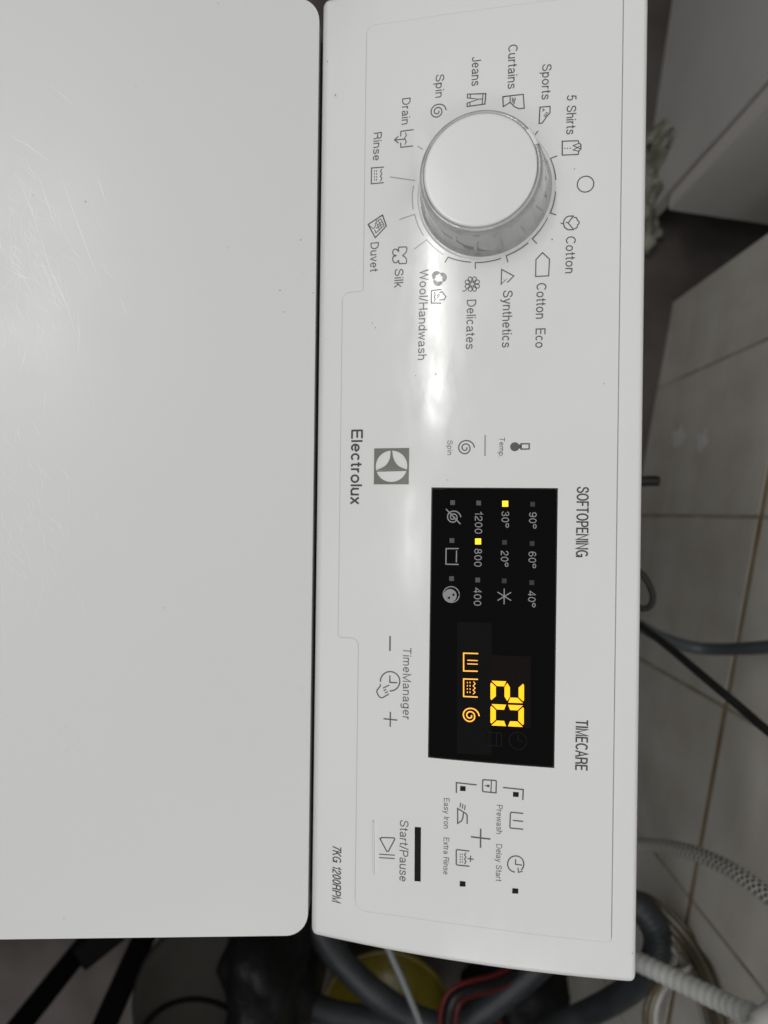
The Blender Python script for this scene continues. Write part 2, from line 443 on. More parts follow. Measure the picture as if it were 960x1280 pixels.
# ---- lettering: a plain grotesque drawn as pen strokes (cap height 1, x-height .73)
def A_(cx, cy, rx, ry, a0, a1):
    n = max(4, int(abs(a1-a0)/12))
    return [(cx+rx*math.cos(R(a0+(a1-a0)*k/n)), cy+ry*math.sin(R(a0+(a1-a0)*k/n))) for k in range(n+1)]
def S_(*p): return [(q.x, q.y) for q in catmull([(x, y, 0) for x, y in p], .035)]
def O_(cx, cy, rx, ry): return A_(cx, cy, rx, ry, 90, 450)
GL = {
 ' ': (.30, []), '.': (.14, [[(.07, 0), (.07, .13)]]), '/': (.28, [[(.02, -.02), (.26, 1.02)]]), '°': (.44, [O_(.22, .78, .19, .18)]),
 'a': (.53, [A_(.25, .475, .185, .195, 165, 0)+[(.435, .17), (.455, .075), (.52, .06)], S_((.435, .40), (.27, .37), (.11, .31), (.065, .18), (.14, .075), (.27, .065), (.40, .14), (.435, .24))]),
 'c': (.50, [A_(.265, .365, .205, .305, 42, 318)]), 'd': (.53, [O_(.255, .365, .195, .305), [(.46, 0), (.46, 1)]]),
 'e': (.53, [[(.07, .375), (.475, .375)], A_(.27, .365, .205, .305, 2, 322)]),
 'g': (.53, [O_(.255, .365, .195, .305), [(.46, .73), (.46, -.05)]+A_(.265, -.06, .195, .155, 0, -155)]),
 'h': (.50, [[(.065, 0), (.065, 1)], A_(.25, .465, .185, .205, 180, 0)+[(.435, 0)]]), 'i': (.13, [[(.065, 0), (.065, .73)], [(.065, .87), (.065, 1)]]),
 'k': (.46, [[(.065, 0), (.065, 1)], [(.42, .73), (.075, .30)], [(.19, .43), (.44, 0)]]), 'l': (.13, [[(.065, 0), (.065, 1)]]),
 'm': (.78, [[(.065, 0), (.065, .73)], A_(.225, .49, .16, .18, 180, 0)+[(.385, 0)], A_(.545, .49, .16, .18, 180, 0)+[(.705, 0)]]),
 'n': (.50, [[(.065, 0), (.065, .73)], A_(.25, .465, .185, .205, 180, 0)+[(.435, 0)]]), 'o': (.55, [O_(.275, .365, .215, .305)]),
 'p': (.53, [[(.065, -.27), (.065, .73)], O_(.265, .365, .195, .305)]), 'r': (.31, [[(.065, 0), (.065, .73)], A_(.265, .45, .20, .215, 180, 85)]),
 's': (.49, [S_((.43, .53), (.38, .64), (.25, .67), (.12, .63), (.085, .53), (.14, .43), (.27, .38), (.41, .31), (.435, .19), (.37, .09), (.24, .06), (.10, .10), (.055, .21))]),
 't': (.29, [[(.14, .93), (.14, .17), (.165, .085), (.28, .065)], [(0, .67), (.28, .67)]]), 'u': (.50, [[(.065, .73), (.065, .265)]+A_(.25, .265, .185, .205, 180, 360), [(.435, .73), (.435, 0)]]),
 'v': (.47, [[(.03, .73), (.235, .04), (.44, .73)]]), 'w': (.72, [[(.03, .73), (.19, .05), (.36, .68), (.53, .05), (.69, .73)]]),
 'x': (.47, [[(.035, .73), (.435, 0)], [(.435, .73), (.035, 0)]]), 'y': (.47, [[(.03, .73), (.24, .05)], [(.44, .73), (.21, -.12), (.15, -.20), (.05, -.21)]]),
 'A': (.64, [[(.03, 0), (.32, .97), (.61, 0)], [(.14, .34), (.50, .34)]]),
 'C': (.70, [A_(.38, .5, .315, .44, 42, 318)]), 'D': (.68, [[(.075, 0), (.075, 1)], [(.075, .94), (.30, .94)]+A_(.30, .5, .32, .44, 84, -84)+[(.30, .06), (.075, .06)]]),
 'E': (.60, [[(.075, 0), (.075, 1)], [(.075, .94), (.58, .94)], [(.075, .52), (.54, .52)], [(.075, .06), (.59, .06)]]),
 'F': (.56, [[(.075, 0), (.075, 1)], [(.075, .94), (.56, .94)], [(.075, .50), (.50, .50)]]),
 'G': (.74, [A_(.38, .5, .315, .44, 42, 350)+[(.69, .47)], [(.40, .47), (.69, .47), (.69, 0)]]),
 'H': (.68, [[(.075, 0), (.075, 1)], [(.605, 0), (.605, 1)], [(.075, .52), (.605, .52)]]), 'I': (.15, [[(.075, 0), (.075, 1)]]),
 'J': (.48, [[(.405, 1), (.405, .27)]+A_(.225, .26, .18, .20, 0, -175)]), 'K': (.64, [[(.075, 0), (.075, 1)], [(.58, 1), (.085, .40)], [(.25, .58), (.61, 0)]]),
 'M': (.80, [[(.075, 0), (.075, .97), (.40, .05), (.725, .97), (.725, 0)]]), 'N': (.68, [[(.075, 0), (.075, .97), (.605, .03), (.605, 1)]]),
 'O': (.76, [O_(.38, .5, .32, .44)]), 'P': (.62, [[(.075, 0), (.075, 1)], [(.075, .94), (.37, .94)]+A_(.37, .70, .20, .24, 84, -84)+[(.075, .46)]]),
 'R': (.68, [[(.075, 0), (.075, 1)], [(.075, .94), (.39, .94)]+A_(.39, .715, .20, .225, 84, -84)+[(.075, .49)], S_((.38, .49), (.51, .45), (.575, .34), (.59, .18), (.605, .06), (.64, 0))]),
 'S': (.64, [S_((.56, .71), (.52, .85), (.41, .925), (.27, .93), (.13, .87), (.085, .75), (.12, .63), (.25, .55), (.42, .49), (.54, .40), (.58, .27), (.53, .14), (.41, .07), (.27, .065), (.13, .12), (.06, .24), (.055, .32))]),
 'T': (.60, [[(.01, .94), (.59, .94)], [(.30, 0), (.30, .94)]]), 'W': (.92, [[(.03, 1), (.24, .05), (.46, .95), (.68, .05), (.89, 1)]]),
 '0': (.54, [O_(.27, .5, .205, .44)]), '1': (.36, [[(.05, .75), (.20, .80), (.275, .98), (.275, 0)]]),
 '2': (.54, [S_((.07, .66), (.11, .85), (.27, .94), (.43, .86), (.465, .69), (.38, .50), (.20, .33), (.08, .16), (.065, .06)), [(.03, .06), (.49, .06)]]),
 '3': (.54, [S_((.07, .70), (.12, .87), (.27, .94), (.42, .86), (.44, .70), (.36, .57), (.22, .53), (.38, .48), (.47, .32), (.42, .14), (.27, .06), (.11, .12), (.06, .28))]),
 '4': (.54, [[(.40, 0), (.40, .95), (.05, .27), (.52, .27)]]),
 '5': (.54, [[(.46, .94), (.14, .94), (.085, .48)], S_((.085, .48), (.18, .58), (.30, .60), (.44, .50), (.475, .33), (.40, .13), (.26, .06), (.11, .12), (.055, .25))]),
 '6': (.54, [O_(.27, .31, .205, .25), S_((.455, .75), (.39, .90), (.27, .94), (.14, .86), (.075, .66), (.065, .45), (.067, .31))]),
 '7': (.54, [[(.04, .94), (.495, .94), (.30, .55), (.21, 0)]]), '8': (.54, [O_(.27, .725, .17, .215), O_(.27, .285, .205, .225)]),
 '9': (.54, [O_(.27, .69, .205, .25), S_((.085, .25), (.15, .10), (.27, .06), (.40, .14), (.465, .34), (.475, .55), (.473, .69))]),
}
def text(name, body, p0, p1, cap, parent, material='print_grey', weight=.115, off=.00066, slant=0):
    pen = 0; strokes = []
    for ch in body:
        wd, st_ = GL[ch]; strokes += [[(pen+x+slant*y, y) for x, y in k] for k in st_]; pen += wd+.085
    tot = pen-.085
    a = Vector(on_panel(*p0)); b = Vector(on_panel(*p1)); d = (b-a); up = Vector((-d.y, d.x)).normalized()
    ch_ = cap*px_m(a.y); q = Print(name, parent, material, off)
    for k in strokes:
        pts = [a+d*(x/tot)+up*(y*ch_) for x, y in k]
        q.loc([(p.x, p.y) for p in pts], weight*ch_)
    return q.done()
q = Print('overlay_seam', panel, 'seam', .00006); q.loc(out, .0009, True); q.done()
PT = 'programme_name'
for body, p0, p1, cap in (
    ('Rinse', (467.8, 166.7), (466.6, 202), 10.2), ('Drain', (503.3, 123.8), (502.5, 157.2), 10.4), ('Spin', (545, 94.7), (544.6, 123.7), 10.6),
    ('Jeans', (590.2, 72.7), (589.6, 108.8), 11.2), ('Curtains', (635.6, 57.3), (634.6, 112.5), 11.4), ('Sports', (677.8, 81.7), (676.8, 125.8), 11.4),
    ('5 Shirts', (708.5, 120.2), (707.5, 169.2), 11.6), ('Cotton', (707.3, 296.2), (706.3, 342.5), 12), ('Cotton  Eco', (670.7, 354.4), (669, 435.4), 12),
    ('Synthetics', (629, 363.8), (627.4, 435), 11.7), ('Delicates', (584, 375), (582.4, 436.9), 11.3), ('Wool/Handwash', (525.2, 338), (522.8, 450.6), 10.8),
    ('Silk', (493.9, 336.9), (493.5, 360), 11), ('Duvet', (463.9, 303.8), (463.2, 340.6), 10.3)):
    text(PT, body, p0, p1, cap, panel, weight=.115)
text('brand_name', 'Electrolux', (440, 537), (438.8, 630.3), 14.2, panel, 'print_dark', .165)
text('button_text', 'Spin', (559.6, 550.5), (559.4, 569.2), 6.5, panel, weight=.11)
text('button_text', 'Temp.', (624.6, 546.8), (623.6, 572), 6.5, panel, weight=.11)
text('slogan', 'SOFTOPENING', (720.8, 608.8), (719.6, 695.9), 14.6, panel, 'print_dark', weight=.13)
text('slogan', 'TIMECARE', (719.6, 899), (718.8, 962), 14.8, panel, 'print_dark', weight=.13)
text('button_text', 'TimeManager', (504.4, 809), (503.8, 898.7), 10.2, panel, weight=.105)
text('button_text', 'Start/Pause', (500.4, 1024), (499.6, 1100.4), 10.8, panel, weight=.105)
text('capacity_text', '7KG 1200RPM', (416, 1056), (415.3, 1126.5), 11, panel, 'print_dark', weight=.12, off=.00012, slant=.12)
text('button_text', 'Prewash', (621, 1005), (620.6, 1041.4), 7.2, panel, weight=.105)
text('button_text', 'Delay Start', (620.5, 1054), (619.8, 1100.3), 7.2, panel, weight=.105)
text('button_text', 'Easy Iron', (555.2, 996.5), (555, 1034.7), 6.9, panel, weight=.105)
text('button_text', 'Extra Rinse', (554.9, 1045.7), (554.4, 1092), 6.9, panel, weight=.105)

PI_ = 'programme_icon'
# rinse, drain, spin
q = Print(PI_, panel); q.line([(480, 209.7), (465, 210.8), (464.7, 230.5), (479.7, 229.2)])
q.line([(477.8, 212.5), (476.2, 215), (478, 218), (476.2, 221), (477.8, 224), (476.2, 227.3)], 1.1)
for x in (471.4, 468.8):
    for k in range(4): q.line([(x, 213.6+k*3.6), (x, 215.6+k*3.6)], 1.0, extend=False)
q.done()
q = Print(PI_, panel); q.line([(517, 163), (501.7, 165), (501.3, 170.8)]); q.line([(516.3, 183.3), (501.7, 185), (501.3, 179.7)])
q.line([(507.5, 167), (508.5, 170.4), (506.2, 173.3), (508.3, 178), (506.7, 181.3)], 1.1); q.line([(506.7, 174.7), (493.9, 175.8)]); q.line([(498, 171.7), (493.7, 175.8), (498.3, 179.3)]); q.done()
Print(PI_, panel).spiral((547.2, 140), 10.6, 1.4).done()
z = Z(560, 40, 4.8)
q = Print(PI_, panel); q.line(z((228, 375), (118, 378), (118, 400), (185, 408), (116, 432), (116, 452), (222, 437)), closed=True)
for a in (((135, 380), (135, 400)), ((133, 430), (133, 448)), ((211, 377), (206, 437)), ((190, 407), (208, 407))): q.line(z(*a), 1.1)
q.done()
q = Print(PI_, panel); q.line(z((330, 393), (452, 379), (458, 462), (425, 465), (398, 452), (374, 427), (332, 453)), closed=True); q.line(z((373, 389), (373, 425)), 1.2)
for a in (((386, 401), (386, 420)), ((396, 402), (390, 430)), ((405, 402), (396, 437))): q.line(z(*a), 1.0)
q.done()
q = Print(PI_, panel); q.line(z((552, 456), (612, 451), (612, 490), (592, 512), (566, 550), (546, 554)), closed=True)
for a in (((568, 466), (578, 473), (568, 480)), ((600, 492), (588, 488)), ((594, 503), (582, 497)), ((586, 513), (576, 506))): q.line(z(*a), 1.0)
q.done()
q = Print(PI_, panel); q.line(z((685, 660), (780, 657), (785, 672), (797, 680), (797, 705), (785, 718), (780, 739), (685, 743)), closed=True)
q.line(z((786, 672), (750, 686), (776, 698), (750, 712), (784, 720)), 1.1); q.line(z((796, 686), (776, 698), (796, 706)), 1.0)
for x in (701, 717, 733): q.disc(z((x, 702))[0], .8, 8)
q.done()
q = Print('off_position_mark', panel); q.circ((731.7, 231), 9.9, 1.35); q.done()
z = Z(640, 200, 8)
q = Print(PI_, panel); q.curve(z((612, 566), (560, 570), (525, 598), (515, 635), (525, 675), (560, 702), (612, 702)), 1.4); q.line(z((612, 568), (560, 635), (615, 702)), 1.3); q.line(z((540, 628), (558, 636)), 1.2); q.line(z((490, 640), (514, 640)))
q.curve(z((620, 580), (645, 585), (650, 604), (668, 622), (668, 642), (655, 655), (648, 682), (625, 692)), 1.3); q.done()
q = Print(PI_, panel); q.line(z((305, 932), (375, 997), (366, 1163), (236, 1170), (240, 1000)), closed=True); q.done()
z = Z(540, 300, 5.333)
q = Print(PI_, panel); q.line(z((504, 285), (546, 243), (465, 199), (462, 298), (498, 263), (485, 276))); q.done()
q = Print(PI_, panel); c0 = z((270, 297))[0]; q.circ(c0, 2.5, 1.0, n=16)
for k in range(8):
    a = k*45+22; ca, sa = math.cos(R(a)), math.sin(R(a))
    q.line([(c0[0]+ca*r1-sa*t1, c0[1]+sa*r1+ca*t1) for r1, t1 in ((3.4, 0), (5, -1.7), (7.6, -2.4), (9.3, -1.3), (9.3, 1.3), (7.6, 2.4), (5, 1.7))], 1.0, closed=True)
q.curve(z((205, 343), (222, 342), (234, 330)), 1.1); q.done()
z = Z(440, 240, 8)
q = Print(PI_, panel, 'print_grey'); c0 = z((872, 866))[0]
for k in range(3):
    a0 = 120*k-15; cc = (c0[0]+4.3*math.cos(R(a0)), c0[1]+4.3*math.sin(R(a0)))
    for rr in (1.4, 2.4, 3.4, 4.4, 5.4): q.line([(cc[0]+rr*math.cos(R(a0-105+t)), cc[1]+rr*math.sin(R(a0-105+t))) for t in range(0, 201, 20)], .55)
q.done()
q = Print(PI_, panel); q.line(z((892, 980), (798, 990), (796, 1115), (892, 1115)), 1.2); q.line(z((880, 1010), (905, 1002), (942, 1052), (925, 1080), (880, 1084)), 1.1)
q.line(z((826, 1008), (836, 1030), (824, 1052), (836, 1075), (826, 1098)), 1.0)
for a in (((862, 1022), (880, 1036)), ((856, 1036), (872, 1050)), ((850, 1052), (862, 1062))): q.line(z(*a), .8)
q.done()
q = Print(PI_, panel); q.curve(z((512, 640), (545, 605), (550, 558), (508, 556), (472, 560), (470, 598), (450, 578), (425, 580), (411, 605), (420, 632), (445, 641), (420, 650), (411, 680), (425, 708), (448, 712), (470, 690), (477, 720), (510, 720), (546, 716), (545, 670), (512, 640)), 1.35); q.done()
q = Print(PI_, panel); q.line(z((310, 236), (348, 345), (238, 462), (166, 330)), 1.4, closed=True); q.line(z((294, 275), (326, 340), (244, 414), (232, 384)), 1.0)
for a in (((240, 282), (258, 300), (240, 318), (238, 350), (215, 372)), ((268, 288), (300, 362)), ((252, 320), (280, 384)), ((258, 338), (308, 300)), ((246, 368), (318, 322)), ((166, 330), (215, 372)), ((294, 275), (268, 288))): q.line(z(*a), .9)
q.done()

# dial marks round the knob
kz = Z(500, 110, 4.364)
KC = Vector(on_panel(606.3, 239.5))
def ring_pt(px, py, rad):         # the point on the mark ring in the direction of a seen mark
    p = Vector(on_panel(px, py)); d = (p-KC); return KC+d.normalized()*rad
RR = .0279
def arc(p, q_, n=10):
    a = Vector(on_panel(*p))-KC; b = Vector(on_panel(*q_))-KC
    a0 = math.atan2(a.y, a.x); a1 = math.atan2(b.y, b.x)
    while a1-a0 > math.pi: a1 -= 2*math.pi
    while a1-a0 < -math.pi: a1 += 2*math.pi
    return [KC+Vector((math.cos(a0+(a1-a0)*k/n), math.sin(a0+(a1-a0)*k/n)))*(a.length+(b.length-a.length)*k/n) for k in range(n+1)]
marks = [  # tick end, elbow, arc end
    ((855, 375), (820, 388), (850, 505)), ((850, 695), (820, 686), (848, 568)), ((745, 850), (722, 826), (805, 710)),
    ((588, 952), (580, 918), (700, 848)), ((412, 988), (412, 955), (552, 932)), ((248, 952), (264, 925), (390, 953)),
    ((82, 880), (148, 830), (240, 912)), ((0, 720), (82, 692), (130, 808)), ((-50, 489), (82, 508), None), ((100, 322), (125, 338), None),
    ((752, 240), (730, 268), None)]
for t_, e_, a_ in marks:
    q = Print('dial_mark', panel, 'print_grey' if e_[0] > 200 else 'print_light')
    q.line(kz(t_, e_), 1.2)
    if a_: q.loc(arc(kz(e_)[0], kz(a_)[0]), 1.2*px_m(KC.y))
    q.done()
q = Print('dial_mark', panel, 'print_light'); q.loc(arc(kz((76, 535))[0], kz((74, 665))[0]), 1.2*px_m(KC.y)); q.done()

# temperature and spin buttons, divider, emblem
q = Print('thermometer_icon', panel); q.disc((643.6, 558.6), 5.6); q.line([(648, 558.4), (652, 558.3)], 5.2, extend=False); q.line([(651.5, 555), (661.6, 554.8), (661.4, 561.4), (651.4, 561.6)], 1.6, closed=True); q.done()
Print('spin_icon', panel).spiral((582, 559.8), 11, 1.5).done()
q = Print('divider_mark', panel, 'print_light'); q.line([(606.7, 544.7), (606.4, 569.5)], 1.7); q.done()
# emblem: a square tile with a disc cut out and a three-pointed flare in it
a, b_, c, d = [Vector(on_panel(*p)) for p in ((468.5, 561), (512, 560), (511.4, 605.4), (468, 605.4))]
cen = (a+b_+c+d)/4
q = Print('emblem', panel, 'print_brown', .00066)
rr = 19.6*px_m(cen.y); n = 48
def sq(th):
    dx, dy = math.cos(th), math.sin(th); hx = abs((c-b_).x)/2; hy = abs((b_-a).y)/2
    k = min(hx/max(abs(dx), 1e-6), hy/max(abs(dy), 1e-6)); return (cen.x+dx*k, cen.y+dy*k)
ths = sorted([2*math.pi*k/n for k in range(n)]+[math.atan2(sy*abs((b_-a).y), sx*abs((c-b_).x)) % (2*math.pi) for sx in (-1, 1) for sy in (-1, 1)])
for k in range(len(ths)):
    t1, t2 = ths[k], ths[(k+1) % len(ths)]
    q.poly([(cen.x+math.cos(t1)*rr, cen.y+math.sin(t1)*rr), sq(t1), sq(t2), (cen.x+math.cos(t2)*rr, cen.y+math.sin(t2)*rr)], True)
z = Z(430, 520, 3.84)
left = catmull([(p[0], p[1], 0) for p in z((227, 163), (222, 205), (200, 240), (154, 262))], .7)
rgt = catmull([(p[0], p[1], 0) for p in z((305, 258), (262, 238), (240, 205), (233, 163))], .7)
lo = catmull([(p[0], p[1], 0) for p in z((154, 268), (230, 267), (305, 264))], 1)
lp = [(p.x, p.y) for p in left]; rp = [(p.x, p.y) for p in rgt][::-1]
for k in range(min(len(lp), len(rp))-1): q.poly([lp[k], rp[k], rp[k+1], lp[k+1]])
q.poly([lp[-1], rp[-1], (lo[-1].x, lo[-1].y), (lo[0].x, lo[0].y)])
q.done()
# time manager
q = Print('minus_mark', panel); q.line([(488.1, 794.8), (488, 813.4)], 1.8, extend=False); q.done()
q = Print('plus_mark', panel); q.line([(488.5, 889.4), (488.3, 908)], 1.6, extend=False); q.line([(479.9, 897.9), (497.2, 899.7)], 1.6, extend=False); q.done()
z = Z(460, 780, 9.14)
q = Print('clock_icon', panel); q.circ((488.2, 851.3), 12.1, 1.5, -180-2, 0+92, 40)
q.v = []; q.f = []
q.line([(488.2+12.1*math.cos(R(t)), 851.3+12.1*math.sin(R(t))) for t in range(180, 451, 9)], 1.5)
q.line(z((255, 590), (255, 663), (335, 668)), 1.5); q.curve(z((145, 688), (143, 708), (108, 755), (110, 782), (128, 818), (152, 838), (178, 834), (240, 798)), 1.4)
for a in (((180, 728), (245, 695)), ((188, 757), (210, 745)), ((203, 783), (228, 770))): q.line(z(*a), 1.3)
q.done()
# start / pause
q = Print('play_pause_icon', panel); q.line([(475.6, 1047.6), (477.5, 1046.2), (493, 1046.6), (494, 1048.2), (486.2, 1063.2), (484, 1063.4)], 1.4, closed=True)
q.line([(475.2, 1067), (493.6, 1068.2)], 1.2); q.line([(475, 1071.2), (493.4, 1072.4)], 1.2); q.done()
sheet('start_indicator_slot', [on_panel(*p) for p in ((519, 1033), (526.6, 1033.5), (526.2, 1101), (518.6, 1100.4))], .00072, 'slot_black', panel, .0004)
a = on_panel(467.3, 1024.5); b_ = on_panel(468.2, 1092)
o = sheet('start_button_ridge', [(a[0], a[1]-.0003), (b_[0], b_[1]-.0003), (b_[0], b_[1]+.0003), (a[0], a[1]+.0003)], .0013, 'panel_white', panel, .001, .004, .00025)
# option block
z = Z(540, 960, 6.857)
q = Print('bracket_mark', panel); q.line(z((211, 205), (211, 121), (380, 140)), 1.6); q.done()
q = Print('bracket_mark', panel); q.line(z((615, 163), (782, 180), (779, 265)), 1.6); q.done()
for c4 in (((244, 150), (290, 153), (289, 193), (243, 191)), ((696, 200), (744, 204), (743, 243), (695, 241)), ((241, 963), (290, 968), (288, 1010), (240, 1008)), ((690, 1024), (741, 1029), (739, 1070), (688, 1068))):
    sheet('option_indicator', [on_panel(*p) for p in z(*c4)], .00072, 'slot_black', panel, .0004)
q = Print('lock_icon', panel); q.line(z((442, 96), (546, 102), (552, 108), (550, 208), (440, 198), (435, 192), (436, 104)), 1.5, closed=True); q.line(z((511, 101), (506, 203)), 1.3); q.line(z((457, 147), (482, 149)), 1.2); q.disc(z((483, 149))[0], 1.8, 12); q.done()
q = Print('prewash_icon', panel); q.line(z((778, 384), (682, 374), (673, 382), (668, 500), (675, 510), (778, 519)), 1.5); q.line(z((698, 444), (778, 452)), 1.5); q.done()
q = Print('iron_icon', panel); q.line(z((303, 470), (303, 400), (292, 385), (222, 342), (222, 470), (255, 448), (266, 425), (272, 378)), 1.5)
for a in (((243, 330), (246, 296)), ((263, 340), (266, 306)), ((282, 352), (286, 316))): q.line(z(*a), 1.2)
q.done()
q = Print('plus_mark', panel, 'print_grey'); q.line(z((419, 515), (417, 678)), 1.8, extend=False); q.line(z((335, 584), (502, 604)), 1.8, extend=False); q.done()
q = Print('extra_rinse_icon', panel); q.line(z((318, 706), (218, 694), (210, 702), (210, 818), (218, 826), (318, 836)), 1.5); q.line(z((292, 722), (280, 740), (294, 758), (280, 776), (294, 794), (282, 814)), 1.2)
for x in (262, 244):
    for k in range(4): q.line(z((x, 728+k*22), (x, 740+k*22)), 1.1, extend=False)
q.line(z((333, 750), (331, 796)), 1.3); q.line(z((310, 771), (355, 776)), 1.3); q.done()
q = Print('delay_icon', panel); c0 = z((718, 817))[0]
q.line([(c0[0]+10.1*math.cos(R(t)), c0[1]+10.1*math.sin(R(t))) for t in range(100, 405, 8)], 1.5); q.line(z((717, 780), (716, 820), (768, 826)), 1.4); q.line(z((738, 852), (741, 888), (774, 880)), 1.3); q.done()
# specks on the panel
vs, fs = [], []
for p in ((466, 404), (408, 424), (410, 78), (420, 120), (404, 115), (470, 410), (520, 470), (545, 468), (690, 300), (718, 212), (560, 600), (630, 350), (790, 1190), (755, 480)):
    x, y = on_panel(*p); t = L3(x, y, .0007); speck((t[0], t[1]), random.uniform(.00018, .00036), t[2]+.0001)
o = obj('dirt_specks', vs, fs, 'dirt', panel); tag(o, 'tiny dark specks on the panel', kind='stuff')

# ---- knob
tk = math.atan(slope_(KC.y))
kx, ky, kz_ = L3(KC.x, KC.y, .0003)
def revolve(prof, n=72):
    v = []; f = []; m_ = len(prof)
    for k in range(n):
        a = 2*math.pi*k/n
        for r, h in prof: v.append((r*math.cos(a), r*math.sin(a), h))
    for k in range(n):
        k2 = (k+1) % n
        for j in range(m_-1): f.append((k*m_+j, k2*m_+j, k2*m_+j+1, k*m_+j+1))
    return v, f
KH = .0192
prof = [(.0258, 0), (.0260, .0008), (.0257, .0016), (.0252, .0022), (.0248, .0035), (.0243, .0065), (.0238, .011), (.0234, .015), (.0230, .0176), (.0226, .0186), (.0220, .0190), (.0213, .0190), (.0212, .0180), (.0, .0180)]
v, f = revolve(prof, 144)
v = [(x*(1+fl), y*(1+fl), h) for x, y, h in v for fl in (.0035*math.sin(11*math.atan2(y, x))*math.sin(2+5*math.atan2(y, x)) if .002 < h < .0172 else 0,)]
knob = obj('knob', v, f, 'knob_grey', wm, True); knob.location = (kx, ky, kz_); knob.rotation_euler = (tk, 0, 0)
v, f = revolve([(.02105, .0175), (.02105, .0193), (.0208, .01965), (.0203, .01975), (.0200, .019765), (.0196, .01977), (.014, .01981), (.007, .01983), (0, .01984)])
cap = obj('knob_cap', v, f, 'knob_white', knob, True)
v, f = revolve([(.0272, -.0006), (.0272, .0001), (.0268, .0005), (.0262, .0006), (.0250, .0002)])
obj('knob_collar', v, f, 'panel_white', knob, True)
# ribs inside the clear skirt, and the pale pointer bar
pa = math.atan2(77, -43)
vs, fs = [], []
da = .15
pr = [(r+.00022, h+(.00022 if h > .0175 else 0)) for r, h in prof[3:11]]+[(.02125, .01935)]
for j, (r, h) in enumerate(pr):
    for k in (-2, -1, 0, 1, 2): a = pa+da*k/2; vs.append((r*math.cos(a), r*math.sin(a), h))
for j in range(len(pr)-1):
    for k in range(4): fs.append((j*5+k, j*5+k+1, j*5+k+6, j*5+k+5))
obj('pointer', vs, fs, 'knob_clear', knob, True)

# ---- display
dp = [(540, 610.5), (695.5, 612), (691.5, 958), (538, 945)]
dl = [on_panel(*p) for p in dp]
x0 = (dl[0][0]+dl[1][0])/2; x1 = (dl[2][0]+dl[3][0])/2; y0 = (dl[0][1]+dl[3][1])/2; y1 = (dl[1][1]+dl[2][1])/2
disp = sheet('display', rounded([(x0, y0), (x1, y0), (x1, y1), (x0, y1)], [.0008]*4, 4), .0009, 'black_glass', wm, .0009, .003, .0003)
e_ = .00045
fr_o = [(x0-e_, y0-e_), (x1+e_, y0-e_), (x1+e_, y1+e_), (x0-e_, y1+e_)]
sheet('display_gasket', fr_o, .00066, 'glass_edge', disp, .0004, .003)
OD = .00104
zt = Z(540, 770, 6)
sheet('lcd_window', [on_panel(*p) for p in ((572, 777), (615, 778), (614.5, 943), (571.5, 941))], .00094, 'lcd_tint', disp, 0, .003)
sheet('lcd_window', [on_panel(*p) for p in ((613, 818), (663.5, 820), (663, 909.5), (612.4, 907))], .00098, 'lcd_tint_brown', disp, 0, .003)
for body, p0, p1 in (('90°', (661.4, 640), (661, 660.4)), ('60°', (660.8, 689), (660.4, 709.6)), ('40°', (660.2, 738), (659.8, 758.4)),
                     ('30°', (627.2, 639), (626.8, 659.2)), ('20°', (626.4, 688), (626, 708)),
                     ('1200', (594.2, 639), (593.6, 667.2)), ('800', (593.4, 685.3), (593, 708.3)), ('400', (592.8, 734), (592.4, 756.8))):
    text('display_text', body, p0, p1, 9.2, disp, 'display_print', .12, OD)
q = Print('snowflake_icon', disp, 'display_print', OD)
q.line([(630.5, 736), (630.3, 754.4)], 1.3); q.line([(622.6, 740), (638.6, 750)], 1.3); q.line([(622.6, 750), (638.6, 740.4)], 1.3); q.done()
q = Print('no_spin_icon', disp, 'display_print', OD); q.spiral((567, 646.4), 9.3, 1.4); q.line([(558.4, 636.6), (575.6, 654.6)], 1.4); q.done()
q = Print('rinse_hold_icon', disp, 'display_print', OD); q.line([(573.3, 685.6), (558.2, 685.6), (558, 705), (573.2, 705.4)], 1.4); q.line([(571.2, 688.6), (570.9, 702.3)], 1.4); q.done()
q = Print('night_icon', disp, 'display_print', OD); q.circ((564.6, 742.8), 9.8, 1.2)
n = 26; q.poly([(563.2+8.2*math.cos(2*math.pi*k/n), 744.2+8.2*math.sin(2*math.pi*k/n)) for k in range(n)]); q.done()
q = Print('night_star', disp, 'black_glass', OD+.00008)
for cx_, cy_ in ((561.8, 747), (567.4, 743.2)):
    q.poly([(cx_+(2.4 if k % 2 == 0 else 1)*math.cos(math.pi*k/5), cy_+(2.4 if k % 2 == 0 else 1)*math.sin(math.pi*k/5)) for k in range(10)])
q.done()
leds = [((665.8, 630.3), 1), ((665.1, 679.2), 1), ((664.7, 728), 1), ((631.7, 629.7), 2), ((630.9, 677.8), 1), ((630.5, 725.8), 1),
        ((598.7, 628.8), 0), ((598, 676.7), 2), ((597.5, 724.7), 0), ((566.3, 628.3), 0), ((565.4, 675.5), 0), ((565, 723), 0)]
for (lx, ly), st in leds:
    h_ = 3.7 if st == 2 else 2.9
    q = Print('indicator_light', disp, ('led_off', 'led_off_dark', 'led_on')[st], OD); q.rect(lx-h_, lx+h_, ly-h_, ly+h_); o = q.done()
    if st == 2: o['label'] = 'lit yellow indicator light'
q = Print('wash_icon', disp, 'icon_on', OD); q.line([(597.5, 816.4), (580, 815.9), (580, 838), (596.8, 838.4)], 1.5); q.line([(585, 824.7), (597, 825.2)], 1.2); q.line([(585, 829.2), (597, 829.6)], 1.2); q.done()
q = Print('rinse_icon', disp, 'icon_on', OD); q.line([(597.2, 848.5), (580, 848), (580, 869.8), (596.8, 870.6)], 1.5)
q.line([(592.5, 851.5), (594.4, 854), (591.8, 856.6), (594.4, 859.4), (591.8, 862), (594.2, 864.6), (592, 866.8)], 1.0)
